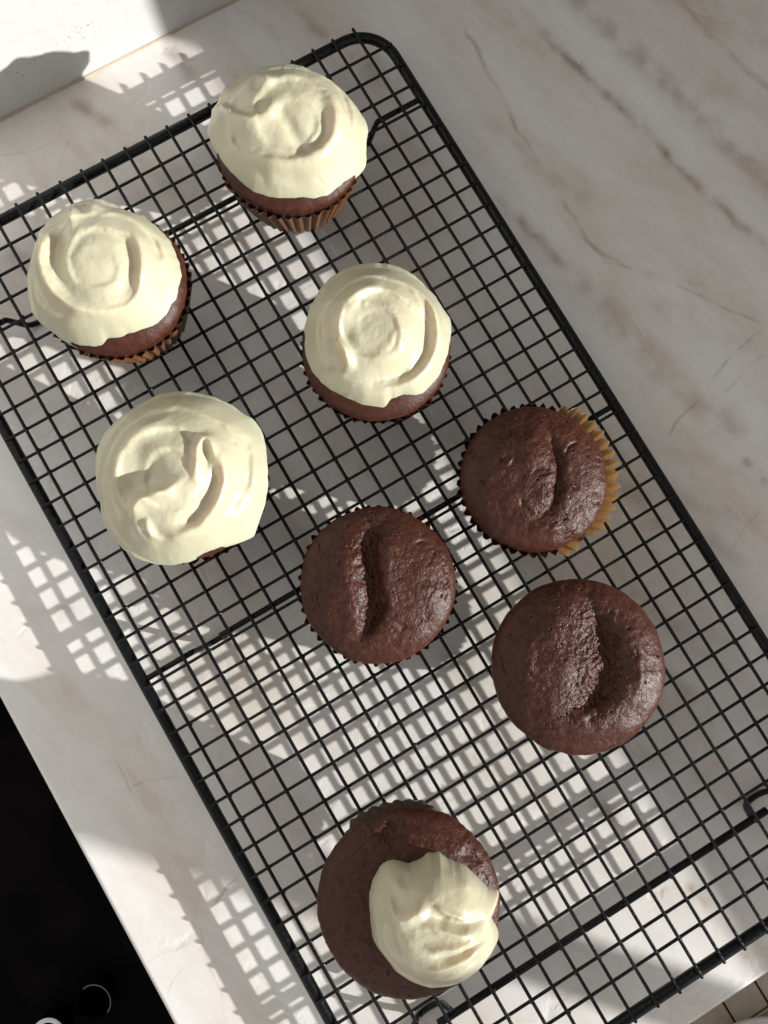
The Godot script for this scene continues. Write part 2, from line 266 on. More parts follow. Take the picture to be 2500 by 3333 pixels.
# closed rings of equal length -> one smooth mesh; the first ring faces up when it is a point
func rings_mesh(rings: Array, outward := 1.0, colors := PackedColorArray(), wrap := false) -> ArrayMesh:
	var n: int = rings[0].size()
	var v := PackedVector3Array()
	for r in rings:
		v.append_array(r)
	var nor := PackedVector3Array()
	nor.resize(v.size())
	var idx := PackedInt32Array()
	var m := rings.size()
	idx.resize((m if wrap else m - 1) * n * 6)
	var k := 0
	for i in (m if wrap else m - 1):
		var i2 := (i + 1) % m
		for j in n:
			var j2 := (j + 1) % n
			var a := i * n + j
			var b := i * n + j2
			var c := i2 * n + j
			var d := i2 * n + j2
			# outward normal of the quad
			var nn := (v[d] - v[a]).cross(v[b] - v[c]) * outward
			nor[a] += nn
			nor[b] += nn
			nor[c] += nn
			nor[d] += nn
			if outward > 0.0:
				idx[k] = a; idx[k + 1] = d; idx[k + 2] = c
				idx[k + 3] = a; idx[k + 4] = b; idx[k + 5] = d
			else:
				idx[k] = a; idx[k + 1] = c; idx[k + 2] = d
				idx[k + 3] = a; idx[k + 4] = d; idx[k + 5] = b
			k += 6
	for i in [0, m - 1]:
		if rings[i][0].distance_to(rings[i][n / 2]) < 1e-7 and not wrap:
			var s := Vector3.ZERO
			for j in n:
				s += nor[i * n + j]
			for j in n:
				nor[i * n + j] = s
	var uv := PackedVector2Array()
	uv.resize(v.size())
	for i in v.size():
		nor[i] = nor[i].normalized()
		uv[i] = Vector2(v[i].x, v[i].z) * 10.0
	var arr := []
	arr.resize(Mesh.ARRAY_MAX)
	arr[Mesh.ARRAY_VERTEX] = v
	arr[Mesh.ARRAY_NORMAL] = nor
	arr[Mesh.ARRAY_TEX_UV] = uv
	if colors.size() == v.size():
		arr[Mesh.ARRAY_COLOR] = colors
	arr[Mesh.ARRAY_INDEX] = idx
	var am := ArrayMesh.new()
	am.add_surface_from_arrays(Mesh.PRIMITIVE_TRIANGLES, arr)
	return am


# round bar along a path; rounded ends unless closed
func tube(path: PackedVector3Array, radius: float, sides := 12, closed := false) -> ArrayMesh:
	var rings := []
	var n := path.size()
	var side := Vector3.ZERO
	for i in n:
		var t: Vector3
		if closed:
			t = path[(i + 1) % n] - path[(i + n - 1) % n]
		else:
			t = path[mini(i + 1, n - 1)] - path[maxi(i - 1, 0)]
		t = t.normalized()
		if side == Vector3.ZERO:
			side = t.cross(Vector3.UP)
			if side.length() < 0.01:
				side = t.cross(Vector3.RIGHT)
		side = (side - t * side.dot(t)).normalized()
		var up := side.cross(t)
		if not closed and i == 0:
			for q in 3:
				var a := PI / 2 * q / 3.0
				rings.append(loop_at(path[i] - t * radius * cos(a) * 0.8, side, up, radius * sin(a), sides))
		rings.append(loop_at(path[i], side, up, radius, sides))
		if not closed and i == n - 1:
			for q in 3:
				var a := PI / 2 * (q + 1) / 3.0
				rings.append(loop_at(path[i] + t * radius * sin(a) * 0.8, side, up, radius * cos(a), sides))
	return rings_mesh(rings, -1.0, PackedColorArray(), closed)


func loop_at(c: Vector3, side: Vector3, up: Vector3, r: float, sides: int) -> PackedVector3Array:
	var p := PackedVector3Array()
	for j in sides:
		var a := TAU * j / sides
		p.append(c + (side * cos(a) + up * sin(a)) * maxf(r, 1e-6))
	return p


# a box with a small chamfer on every edge
func block(size: Vector3, bevel: float) -> ArrayMesh:
	var st := SurfaceTool.new()
	st.begin(Mesh.PRIMITIVE_TRIANGLES)
	var h := size / 2.0
	var ins := Vector3(h.x - bevel, h.y - bevel, h.z - bevel)
	for ax in 3:
		for s in [-1.0, 1.0]:
			var nrm := Vector3.ZERO
			nrm[ax] = s
			var b := (ax + 1) % 3
			var c := (ax + 2) % 3
			var q := []
			for e in [[-1, -1], [1, -1], [1, 1], [-1, 1]]:
				var p := Vector3.ZERO
				p[ax] = h[ax] * s
				p[b] = ins[b] * e[0]
				p[c] = ins[c] * e[1]
				q.append(p)
			quad(st, q, nrm)
	for ax in 3:
		var b := (ax + 1) % 3
		var c := (ax + 2) % 3
		for e in [[-1, -1], [1, -1], [1, 1], [-1, 1]]:
			var nrm := Vector3.ZERO
			nrm[b] = e[0]
			nrm[c] = e[1]
			var q := []
			for k in [[-1, 0], [1, 0], [1, 1], [-1, 1]]:
				var p := Vector3.ZERO
				p[ax] = ins[ax] * k[0]
				p[b] = (h[b] if k[1] == 0 else ins[b]) * e[0]
				p[c] = (ins[c] if k[1] == 0 else h[c]) * e[1]
				q.append(p)
			quad(st, q, nrm.normalized())
	for sx in [-1, 1]:
		for sy in [-1, 1]:
			for sz in [-1, 1]:
				var s := Vector3(sx, sy, sz)
				var q := [Vector3(h.x, ins.y, ins.z) * s, Vector3(ins.x, h.y, ins.z) * s, Vector3(ins.x, ins.y, h.z) * s]
				var nn := s.normalized()
				if (q[1] - q[0]).cross(q[2] - q[0]).dot(nn) > 0:
					q.reverse()
				for p in q:
					st.set_normal(nn)
					st.set_uv(Vector2(p.x, p.z))
					st.add_vertex(p)
	return st.commit()


func quad(st: SurfaceTool, q: Array, nrm: Vector3) -> void:
	var o := [0, 1, 2, 0, 2, 3]
	if (q[1] - q[0]).cross(q[2] - q[0]).dot(nrm) > 0:
		o = [0, 2, 1, 0, 3, 2]
	for k in o:
		st.set_normal(nrm)
		st.set_uv(Vector2(q[k].x, q[k].z))
		st.add_vertex(q[k])


func curve_through(flat: Array, steps: int) -> PackedVector2Array:
	var p := PackedVector2Array()
	for i in flat.size() / 2:
		p.append(Vector2(flat[i * 2], flat[i * 2 + 1]))
	var o := PackedVector2Array()
	var n := p.size()
	for i in n - 1:
		for k in steps:
			o.append(p[i].cubic_interpolate(p[i + 1], p[maxi(i - 1, 0)], p[mini(i + 2, n - 1)], k / float(steps)))
	o.append(p[n - 1])
	return o


func linear(r: float, g: float, b: float) -> Color:
	return Color(r, g, b).linear_to_srgb()


func noise_tex(freq: float, size: int, seed_: int, type := FastNoiseLite.TYPE_SIMPLEX_SMOOTH, octaves := 4, ramp: Gradient = null) -> NoiseTexture2D:
	var n := FastNoiseLite.new()
	n.seed = seed_
	n.noise_type = type
	n.frequency = freq
	n.fractal_octaves = octaves
	n.fractal_type = FastNoiseLite.FRACTAL_FBM if octaves > 1 else FastNoiseLite.FRACTAL_NONE
	var t := NoiseTexture2D.new()
	t.width = size
	t.height = size
	t.seamless = true
	t.noise = n
	if ramp:
		t.color_ramp = ramp
	return t


func ramp_of(stops: Array) -> Gradient:
	var g := Gradient.new()
	var o := PackedFloat32Array()
	var c := PackedColorArray()
	for s in stops:
		o.append(s[0])
		c.append(s[1])
	g.offsets = o
	g.colors = c
	return g


func triplanar(m: StandardMaterial3D, repeat_m: float) -> void:
	m.uv1_triplanar = true
	m.uv1_scale = Vector3.ONE / repeat_m


# ---------------------------------------------------------------- materials

func make_materials() -> void:
	# matt black coated wire
	var w := StandardMaterial3D.new()
	w.albedo_color = linear(0.005, 0.0055, 0.0065)
	w.roughness = 0.24
	w.metallic_specular = 0.34
	w.heightmap_enabled = true
	w.heightmap_texture = noise_tex(0.03, 256, 3)
	w.heightmap_scale = 0.02
	triplanar(w, 0.03)
	mats.wire = w
	# chocolate cake crust
	var c := StandardMaterial3D.new()
	c.albedo_color = Color.WHITE
	c.albedo_texture = noise_tex(0.02, 512, 11, FastNoiseLite.TYPE_SIMPLEX_SMOOTH, 5, ramp_of([[0.25, linear(0.038, 0.0122, 0.0068)], [0.5, linear(0.053, 0.0165, 0.0090)], [0.75, linear(0.072, 0.0224, 0.0120)]]))
	c.roughness = 0.40
	c.metallic_specular = 0.35
	c.heightmap_enabled = true
	var crumb := FastNoiseLite.new()
	crumb.seed = 12
	crumb.noise_type = FastNoiseLite.TYPE_CELLULAR
	crumb.cellular_return_type = FastNoiseLite.RETURN_DISTANCE
	crumb.cellular_jitter = 1.0
	crumb.frequency = 0.125
	crumb.fractal_octaves = 2
	crumb.domain_warp_enabled = true
	crumb.domain_warp_amplitude = 12.0
	crumb.domain_warp_frequency = 0.03
	var ct := NoiseTexture2D.new()
	ct.width = 512
	ct.height = 512
	ct.seamless = true
	ct.noise = crumb
	ct.color_ramp = ramp_of([[0.0, Color.WHITE], [1.0, Color.BLACK]])
	c.heightmap_texture = ct
	c.heightmap_scale = 0.022
	triplanar(c, 0.035)
	mats.cake = c
	# cream cheese frosting
	var f := StandardMaterial3D.new()
	f.albedo_color = Color.WHITE
	f.albedo_texture = noise_tex(0.012, 256, 21, FastNoiseLite.TYPE_SIMPLEX_SMOOTH, 3, ramp_of([[0.2, linear(0.475, 0.447, 0.308)], [0.8, linear(0.52, 0.493, 0.352)]]))
	f.roughness = 0.36
	f.metallic_specular = 0.5
	f.subsurf_scatter_enabled = true
	f.subsurf_scatter_strength = 0.22
	f.clearcoat_enabled = true
	f.clearcoat = 0.35
	f.clearcoat_roughness = 0.2
	f.heightmap_enabled = true
	f.heightmap_texture = noise_tex(0.07, 512, 22, FastNoiseLite.TYPE_SIMPLEX_SMOOTH, 2)
	f.heightmap_scale = 0.006
	triplanar(f, 0.05)
	mats.frosting = f
	var sp := StandardMaterial3D.new()
	sp.albedo_color = linear(0.05, 0.04, 0.03)
	sp.roughness = 0.8
	mats.speck = sp
	# paper
	var p := StandardMaterial3D.new()
	p.vertex_color_use_as_albedo = true
	p.roughness = 0.5
	p.metallic_specular = 0.4
	p.heightmap_enabled = true
	p.heightmap_texture = noise_tex(0.04, 256, 31)
	p.heightmap_scale = 0.03
	p.backlight_enabled = true
	p.backlight = Color(0.6, 0.54, 0.46)
	triplanar(p, 0.03)
	mats.paper = p
	# painted wall
	var wl := StandardMaterial3D.new()
	wl.albedo_color = linear(0.52, 0.515, 0.50)
	wl.roughness = 0.6
	wl.heightmap_enabled = true
	wl.heightmap_texture = noise_tex(0.02, 512, 41, FastNoiseLite.TYPE_SIMPLEX_SMOOTH, 5)
	wl.heightmap_scale = 0.03
	triplanar(wl, 0.12)
	mats.wall = wl
	var ck := StandardMaterial3D.new()
	ck.albedo_color = linear(0.42, 0.35, 0.26)
	ck.roughness = 0.7
	mats.caulk = ck
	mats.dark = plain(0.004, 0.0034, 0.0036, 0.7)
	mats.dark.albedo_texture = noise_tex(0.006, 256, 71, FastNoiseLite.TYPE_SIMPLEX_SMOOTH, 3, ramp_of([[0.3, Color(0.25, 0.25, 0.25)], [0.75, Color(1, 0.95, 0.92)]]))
	triplanar(mats.dark, 0.5)
	mats.dark.metallic_specular = 0.15
	mats.grout = plain(0.06, 0.05, 0.04, 0.9)
	var tl := plain(0.52, 0.44, 0.35, 0.4)
	tl.albedo_texture = noise_tex(0.01, 256, 51, FastNoiseLite.TYPE_SIMPLEX_SMOOTH, 4, ramp_of([[0.2, Color(0.86, 0.86, 0.86)], [0.8, Color(1, 1, 1)]]))
	triplanar(tl, 0.2)
	mats.tile = tl
	mats.ceramic = plain(0.72, 0.71, 0.68, 0.25)
	mats.steel = plain(0.55, 0.55, 0.55, 0.28)
	mats.steel.metallic = 1.0
	mats.smoke_glass = plain(0.05, 0.05, 0.055, 0.3)
	mats.tan = plain(0.018, 0.012, 0.008, 0.9)
	mats.frame = plain(0.7, 0.7, 0.68, 0.5)
	mats.marble = marble()


func plain(r: float, g: float, b: float, rough: float) -> StandardMaterial3D:
	var m := StandardMaterial3D.new()
	m.albedo_color = linear(r, g, b)
	m.roughness = rough
	return m


const SLAB := Rect2(-26.55, -6.4, 51.8, 47.38)   # x, z, width, depth of the countertop

func marble() -> StandardMaterial3D:
	var m := StandardMaterial3D.new()
	# body of the stone: clouds drawn out along the direction of the veins
	var base := FastNoiseLite.new()
	base.seed = 61
	base.frequency = 0.11
	base.fractal_octaves = 5
	base.domain_warp_enabled = true
	base.domain_warp_amplitude = 2.5
	base.domain_warp_frequency = 0.15
	var fine := FastNoiseLite.new()
	fine.seed = 62
	fine.frequency = 0.9
	fine.fractal_octaves = 4
	var bw := 900
	var bh := int(bw * SLAB.size.y / SLAB.size.x)
	var stone := PackedByteArray()
	stone.resize(bw * bh * 3)
	var along := Vector2(0.23, 0.97).normalized()
	var tones := ramp_of([[0.0, Color(0.53, 0.465, 0.395)], [0.3, Color(0.65, 0.605, 0.555)], [0.5, Color(0.695, 0.665, 0.63)], [0.7, Color(0.73, 0.71, 0.685)], [1.0, Color(0.775, 0.76, 0.745)]])
	var k0 := 0
	for y in bh:
		for x in bw:
			var p := Vector2(x, y) * (SLAB.size.x / bw)
			var a := p.dot(along)
			var b := p.x * along.y - p.y * along.x
			var v := 0.5 + 0.55 * base.get_noise_2d(a * 0.55, b * 2.0) + 0.12 * fine.get_noise_2d(a * 0.8, b * 1.6)
			var c := tones.sample(clampf(v, 0.0, 1.0)).linear_to_srgb()
			stone[k0] = int(c.r * 255.0 + 0.5)
			stone[k0 + 1] = int(c.g * 255.0 + 0.5)
			stone[k0 + 2] = int(c.b * 255.0 + 0.5)
			k0 += 3
	m.albedo_color = Color.WHITE
	m.albedo_texture = ImageTexture.create_from_image(Image.create_from_data(bw, bh, false, Image.FORMAT_RGB8, stone))
	# the veins, as an overlay with their strength as alpha
	var w := 1536
	var h := int(w * SLAB.size.y / SLAB.size.x)
	var alpha := PackedFloat32Array()
	alpha.resize(w * h)
	var tone := PackedByteArray()
	tone.resize(w * h)
	var px := w / SLAB.size.x
	var nz := FastNoiseLite.new()
	nz.seed = 5
	nz.frequency = 0.012
	nz.fractal_octaves = 4
	var wob := FastNoiseLite.new()
	wob.seed = 9
	wob.frequency = 0.02
	wob.fractal_octaves = 4
	var all := VEINS.duplicate()
	# faint hairlines that cross the whole slab
	var rng := RandomNumberGenerator.new()
	rng.seed = 77
	for i in 46:
		var x := rng.randf_range(-26.0, 25.0)
		var z := rng.randf_range(-6.0, 41.0)
		var a := rng.randf_range(-0.5, 0.5) + (PI * 0.5 if i % 3 else 2.6)
		var pts := []
		for k in 6:
			pts.append(x)
			pts.append(z)
			a += rng.randf_range(-0.5, 0.5)
			x += cos(a) * rng.randf_range(0.8, 2.2)
			z += sin(a) * rng.randf_range(0.8, 2.2)
		all.append([rng.randf_range(0.10, 0.28), rng.randf_range(0.03, 0.06), 2 if i % 2 else 1, pts])
	for i in 26:
		var x := rng.randf_range(-26.0, 25.0)
		var z := rng.randf_range(-6.0, 41.0)
		var pts := []
		for k in 4:
			pts.append(x)
			pts.append(z)
			x += rng.randf_range(0.3, 1.5)
			z += rng.randf_range(0.8, 2.0)
		all.append([rng.randf_range(0.10, 0.22), rng.randf_range(0.3, 0.7), 0, pts])
	for vn in all:
		var line := curve_through(vn[3], 8)
		var n := line.size()
		for i in n:
			# the line itself wanders a little
			var q := (line[i] - SLAB.position) * px
			var amp := 0.18 if vn[1] > 0.1 else 0.1
			line[i] = q + Vector2(wob.get_noise_2d(q.x, q.y), wob.get_noise_2d(q.x + 700.0, q.y)) * amp * px
		var wide: float = maxf(vn[1] * px * (1.5 if vn[2] == 0 else 1.0), 1.0)
		var strong: float = vn[0] * (0.85 if vn[2] == 0 else 0.72)
		for i in n - 1:
			var a := line[i]
			var b := line[i + 1]
			var reach := wide * 2.4 + 1.0
			var x0 := maxi(int(minf(a.x, b.x) - reach), 0)
			var x1 := mini(int(maxf(a.x, b.x) + reach), w - 1)
			var y0 := maxi(int(minf(a.y, b.y) - reach), 0)
			var y1 := mini(int(maxf(a.y, b.y) + reach), h - 1)
			var ab := b - a
			var l2 := maxf(ab.length_squared(), 0.001)
			for y in range(y0, y1 + 1):
				for x in range(x0, x1 + 1):
					var p := Vector2(x, y)
					var u := clampf((p - a).dot(ab) / l2, 0.0, 1.0)
					var d := p.distance_to(a + ab * u) / wide
					if d > 2.4:
						continue
					var end := minf((i + u) / (n * 0.15), (n - 1 - i - u) / (n * 0.15))
					var s: float = strong * exp(-d * d * 1.6) * clampf(0.75 + 1.5 * nz.get_noise_2d(x * 1.5, y * 1.5), 0.05, 1.5) * clampf(end, 0.0, 1.0)
					if vn[1] > 0.1:   # a dark core in the broad ones
						s += vn[0] * 0.3 * exp(-d * d * 30.0) * clampf(2.2 * nz.get_noise_2d(x * 3.0 + 300.0, y * 3.0), 0.0, 1.0) * clampf(end, 0.0, 1.0)
					var k := y * w + x
					if s > alpha[k]:
						alpha[k] = s
						tone[k] = vn[2]
	var bytes := PackedByteArray()
	bytes.resize(w * h * 4)
	var cols := [Color(0.47, 0.33, 0.23), Color(0.46, 0.40, 0.34), Color(0.90, 0.89, 0.86)]
	for k in w * h:
		var c: Color = cols[tone[k]]
		bytes[k * 4] = int(c.r * 255)
		bytes[k * 4 + 1] = int(c.g * 255)
		bytes[k * 4 + 2] = int(c.b * 255)
		bytes[k * 4 + 3] = int(clampf(alpha[k], 0.0, 0.9) * 255)
	m.detail_enabled = true
	m.detail_blend_mode = BaseMaterial3D.BLEND_MODE_MIX
	m.detail_uv_layer = BaseMaterial3D.DETAIL_UV_1
	m.detail_albedo = ImageTexture.create_from_image(Image.create_from_data(w, h, false, Image.FORMAT_RGBA8, bytes))
	m.roughness = 0.33
	m.metallic_specular = 0.5
	# hand-worn polish: shallow creases
	var cell := FastNoiseLite.new()
	cell.seed = 15
	cell.noise_type = FastNoiseLite.TYPE_CELLULAR
	cell.cellular_return_type = FastNoiseLite.RETURN_DISTANCE2_SUB
	cell.frequency = 0.008
	cell.domain_warp_enabled = true
	cell.domain_warp_amplitude = 50.0
	cell.domain_warp_frequency = 0.012
	cell.fractal_type = FastNoiseLite.FRACTAL_FBM
	cell.fractal_octaves = 3
	var ct := NoiseTexture2D.new()
	ct.width = 1024
	ct.height = 1024
	ct.noise = cell
	ct.color_ramp = ramp_of([[0.0, Color(0.0, 0.0, 0.0)], [0.16, Color(0.7, 0.7, 0.7)], [0.4, Color(0.85, 0.85, 0.85)], [1.0, Color(1, 1, 1)]])
	m.heightmap_enabled = true
	m.heightmap_texture = ct
	m.heightmap_scale = 0.045
	return m


# ---------------------------------------------------------------- the place

func build_surroundings() -> void:
	# countertop: a slab with a rounded front edge, its surface mapped once
	var x0 := SLAB.position.x
	var x1 := SLAB.end.x
	var z0 := SLAB.position.y
	var z1 := SLAB.end.y
	var st := SurfaceTool.new()
	st.begin(Mesh.PRIMITIVE_TRIANGLES)
	var prof := []          # inset from the edge, height: eased edge, then straight down
	for k in 7:
		var a := PI / 2 * k / 6.0
		prof.append([0.22 * (1.0 - sin(a)), -0.22 * (1.0 - cos(a))])
	prof.append([0.0, -2.4])
	var nk := prof.size()
	var ring := func(k: int) -> Array:
		var e: float = prof[k][0]
		var y: float = prof[k][1]
		return [Vector3(x0 + e, y, z0), Vector3(x1, y, z0), Vector3(x1, y, z1 - e), Vector3(x0 + e, y, z1 - e)]
	var norm := func(k: int, side: Vector3) -> Vector3:
		var a := PI / 2 * k / 6.0
		return side if k >= 6 else (Vector3.UP * cos(a) + side * sin(a))
	var add := func(p: Vector3, n: Vector3) -> void:
		st.set_normal(n)
		st.set_uv(Vector2((p.x - x0) / (x1 - x0), (p.z - z0) / (z1 - z0)))
		st.add_vertex(p * U)
	var top: Array = ring.call(0)
	for k in [0, 1, 2, 0, 2, 3]:
		add.call(top[k], Vector3.UP)
	for k in nk - 1:
		var a: Array = ring.call(k)
		var b: Array = ring.call(k + 1)
		for side in [[0, 3, Vector3.LEFT], [3, 2, Vector3.BACK]]:
			var n0: Vector3 = norm.call(k, side[2])
			var n1: Vector3 = norm.call(k + 1, side[2])
			add.call(a[side[0]], n0)
			add.call(b[side[1]], n1)
			add.call(b[side[0]], n1)
			add.call(a[side[0]], n0)
			add.call(a[side[1]], n0)
			add.call(b[side[1]], n1)
	var slab := put("countertop", st.commit(), mats.marble, self)
	tag(slab, "pale marble countertop with brown diagonal veins under the wire rack", "countertop")

	# white wall behind the counter
	var wall := put("wall", block(Vector3(90.0, 90.0, 8.0) * U, 0.004), mats.wall, self, Vector3(-15.0, 45.0 - 2.0, -6.4 - 4.0) * U)
	tag(wall, "", "", "", "structure")
	var bead := PackedVector3Array()
	for i in 53:
		bead.append(Vector3(-26.6 + i, 0.02, -6.38 + 0.02 * sin(i * 1.7)) * U)
	put("caulk_bead", tube(bead, 0.07 * U, 8), mats.caulk, wall).position = -wall.position
	# chips in the paint
	var rng := RandomNumberGenerator.new()
	rng.seed = 3
	var chip := SphereMesh.new()
	chip.radius = 0.5
	chip.height = 1.0
	chip.radial_segments = 8
	chip.rings = 4
	var chip_mat := plain(0.25, 0.235, 0.21, 0.8)
	for i in 30:
		var f := i / 29.0
		var pos: Vector2
		if i < 20:
			pos = Vector2(lerpf(-13.6, -9.2, f * 1.4) + rng.randf_range(-0.2, 0.2), lerpf(1.95, 2.6, f * 1.4) + rng.randf_range(-0.08, 0.08))
		else:
			pos = Vector2(rng.randf_range(-13.8, -8.0), rng.randf_range(0.4, 3.2))
		var s := rng.randf_range(0.02, 0.06)
		var o := put("paint_chip", chip, chip_mat, wall)
		o.position = Vector3(pos.x, pos.y, -6.4) * U - wall.position
		o.scale = Vector3(s * rng.randf_range(1.0, 2.6), s, 0.02) * U

	# window wall on the right, out of the frame: the low sun comes over its sill
	var ww := root_of("window_wall", Vector3(25.3, 0.0, -6.6) * U)
	tag(ww, "white window wall with a low sill on the right of the counter", "wall")
	var sill := 16.8
	put("wall_below_window", block(Vector3(8.0, sill + 80.0, 190.0) * U, 0.003), mats.wall, ww, Vector3(4.0, sill / 2.0 - 40.0, 95.0) * U)
	put("wall_beside_window", block(Vector3(8.0, 90.0 - sill, 36.4) * U, 0.003), mats.wall, ww, Vector3(4.0, sill + (90.0 - sill) / 2.0, 18.2) * U)
	put("window_mullion", block(Vector3(1.2, 90.0 - sill, 2.6) * U, 0.002), mats.frame, ww, Vector3(0.6, sill + (90.0 - sill) / 2.0, 85.4) * U)

	# floor below the counter
	var fl := put("floor", block(Vector3(160.0, 4.0, 160.0) * U, 0.002), mats.grout, self, Vector3(-10.0, -80.0, 30.0) * U)
	tag(fl, "", "", "", "structure")
	var tile_mesh := block(Vector3(4.8, 0.8, 4.8) * U, 0.0012)
	for i in 7:
		for k in 9:
			put("floor_tile", tile_mesh, mats.tile, fl, Vector3(i * 5.1 + 13.07 - 2.55 - 10.2, 2.2, k * 5.1 + 63.1 - 2.55 - 30.6) * U)
	# something black and deep in shade beside the counter
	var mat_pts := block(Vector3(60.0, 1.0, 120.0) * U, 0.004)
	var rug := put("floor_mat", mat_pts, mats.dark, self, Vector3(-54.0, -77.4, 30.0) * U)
	tag(rug, "black floor mat in deep shade beyond the counter's left edge", "mat")


	var dish := root_of("dish", Vector3(0.5, -77.4, 102.3) * U)
	tag(dish, "white round dish on the floor tiles at the bottom right corner", "dish")
	put("bowl", lathe([[0.0, 0.25], [6.0, 0.25], [9.0, 1.1], [11.2, 2.6], [11.6, 2.9], [11.9, 2.8], [11.7, 2.4], [9.4, 0.7], [6.4, 0.0], [0.0, 0.0]], 72), plain(0.42, 0.40, 0.37, 0.3), dish)
	var mug := root_of("mug", Vector3(-71.6, -76.85, 46.0) * U)
	tag(mug, "small mug with a bright white rim standing in the dark, bottom left corner", "mug")
	put("mug_body", lathe([[0.0, 0.3], [1.55, 0.3], [1.7, 0.7], [1.75, 4.0], [1.95, 4.0], [1.9, 0.5], [1.6, 0.0], [0.0, 0.0]], 48), mats.dark, mug)
	put("mug_rim", lathe([[1.5, 3.98], [1.56, 4.12], [1.8, 4.2], [2.0, 4.12], [2.06, 3.98], [1.98, 3.9], [1.72, 3.9], [1.5, 3.98]], 48), mats.ceramic, mug)
	var pail := root_of("pail", Vector3(-65.2, -76.85, 45.6) * U)
	tag(pail, "black pail whose thin grey handle shows as an arc in the dark", "pail")
	put("pail_body", lathe([[0.0, 0.2], [1.7, 0.2], [2.1, 3.4], [2.25, 3.45], [2.25, 3.3], [1.85, 0.0], [0.0, 0.0]], 48), mats.dark, pail)
	var arc := PackedVector3Array()
	for i in 25:
		var a := deg_to_rad(-100.0 + 165.0 * i / 24.0)
		arc.append(Vector3(cos(a) * 2.1, 3.6 + 0.25 * sin(PI * i / 24.0), sin(a) * 2.1) * U)
	put("handle", tube(arc, 0.07 * U, 8), plain(0.10, 0.10, 0.11, 0.4), pail)


# a turned shape from a profile of radius and height, in cells
func lathe(prof: Array, n: int) -> ArrayMesh:
	var rings := []
	for q in prof:
		var p := PackedVector3Array()
		for j in n:
			var a := TAU * j / n
			p.append(Vector3(cos(a) * q[0], q[1], sin(a) * q[0]) * U)
		rings.append(p)
	return rings_mesh(rings, 1.0)


# ---------------------------------------------------------------- the rack

func build_rack() -> void:
	var rack := root_of("cooling_rack", Vector3(-9.89, 0.0, 18.63) * U)
	tag(rack, "black wire cooling rack with rounded corners carrying the cupcakes", "cooling rack")
	var o := -rack.position
	var tr := 0.225
	var yt := RACK - WIRE * 2.0 - tr
	# border: a rounded rectangle
	var path := PackedVector3Array()
	var xa := -20.83
	var xb := 1.11
	var za := -1.234
	var zb := 38.48
	var cr := 1.65
	for c in [[xb - cr, za + cr, -PI / 2], [xb - cr, zb - cr, 0.0], [xa + cr, zb - cr, PI / 2], [xa + cr, za + cr, PI]]:
		for k in 13:
			var a: float = c[2] + PI / 2 * k / 12.0
			path.append(Vector3(c[0] + cos(a) * cr, yt, c[1] + sin(a) * cr) * U)
	put("border_frame", tube(path, tr * U, 20, true), mats.wire, rack).position = o
	# wires
	var lw := tube(PackedVector3Array([Vector3(0, 0, -1.30) * U, Vector3(0, 0, 10) * U, Vector3(0, 0, 20) * U, Vector3(0, 0, 30) * U, Vector3(0, 0, 38.55) * U]), WIRE * U, 12)
	for i in 21:
		var wire := put("long_wire", lw, mats.wire, rack)
		wire.position = o + Vector3(-i + 0.02 * sin(i * 4.1), RACK, 0.012 * sin(i * 2.3)) * U
		wire.rotation.y = 0.0009 * sin(i * 2.7 + 1.0)
	var cw := tube(PackedVector3Array([Vector3(-20.92, 0, 0) * U, Vector3(-14, 0, 0) * U, Vector3(-7, 0, 0) * U, Vector3(1.14, 0, 0) * U]), WIRE * 0.9 * U, 12)
	for j in 37:
		var wire := put("cross_wire", cw, mats.wire, rack)
		wire.position = o + Vector3(0.015 * sin(j * 1.9), RACK - WIRE * 1.75, j * 1.027 + 0.015 * sin(j * 3.3)) * U
		wire.rotation.y = 0.0012 * sin(j * 1.7 + 2.0)
	# weld at every crossing
	var bead := SphereMesh.new()
	bead.radius = WIRE * 1.25 * U
	bead.height = WIRE * 1.5 * U
	bead.radial_segments = 10
	bead.rings = 5
	var mm := MultiMesh.new()
	mm.transform_format = MultiMesh.TRANSFORM_3D
	mm.mesh = bead
	mm.instance_count = 21 * 37
	for k in 21 * 37:
		var ii := k % 21
		var jj := k / 21
		var at := o + Vector3(-ii + 0.02 * sin(ii * 4.1) + 0.03 * sin(k * 7.7), RACK - WIRE * 0.95, jj * 1.027 + 0.015 * sin(jj * 3.3) + 0.03 * sin(k * 5.1)) * U
		mm.set_instance_transform(k, Transform3D(Basis.from_scale(Vector3.ONE * (0.85 + 0.3 * absf(sin(k * 3.7)))), at))
	var beads := MultiMeshInstance3D.new()
	beads.name = "weld_beads"
	beads.multimesh = mm
	var worn := plain(0.02, 0.021, 0.023, 0.16)
	beads.material_override = worn
	beads.set_meta("kind", "stuff")
	rack.add_child(beads, true)
	# three bent bars with two feet each
	var br := 0.12
	for z in [2.65, 18.2, 34.9]:
		var yb := RACK - WIRE * 3.6 - br
		var flat := [-20.7, yb]
		for fx in [-17.7, -2.1]:
			flat.append_array([fx - 1.25, yb, fx - 0.95, yb - 0.12, fx - 0.6, br + 0.28, fx - 0.25, br, fx + 0.25, br, fx + 0.6, br + 0.28, fx + 0.95, yb - 0.12, fx + 1.25, yb])
		flat.append_array([0.9, yb])
		var pts := PackedVector3Array()
		for q in curve_through(flat, 4):
			pts.append(Vector3(q.x, q.y, z) * U)
		put("support_bar", tube(pts, br * U, 14), mats.wire, rack).position = o


# ---------------------------------------------------------------- cupcakes

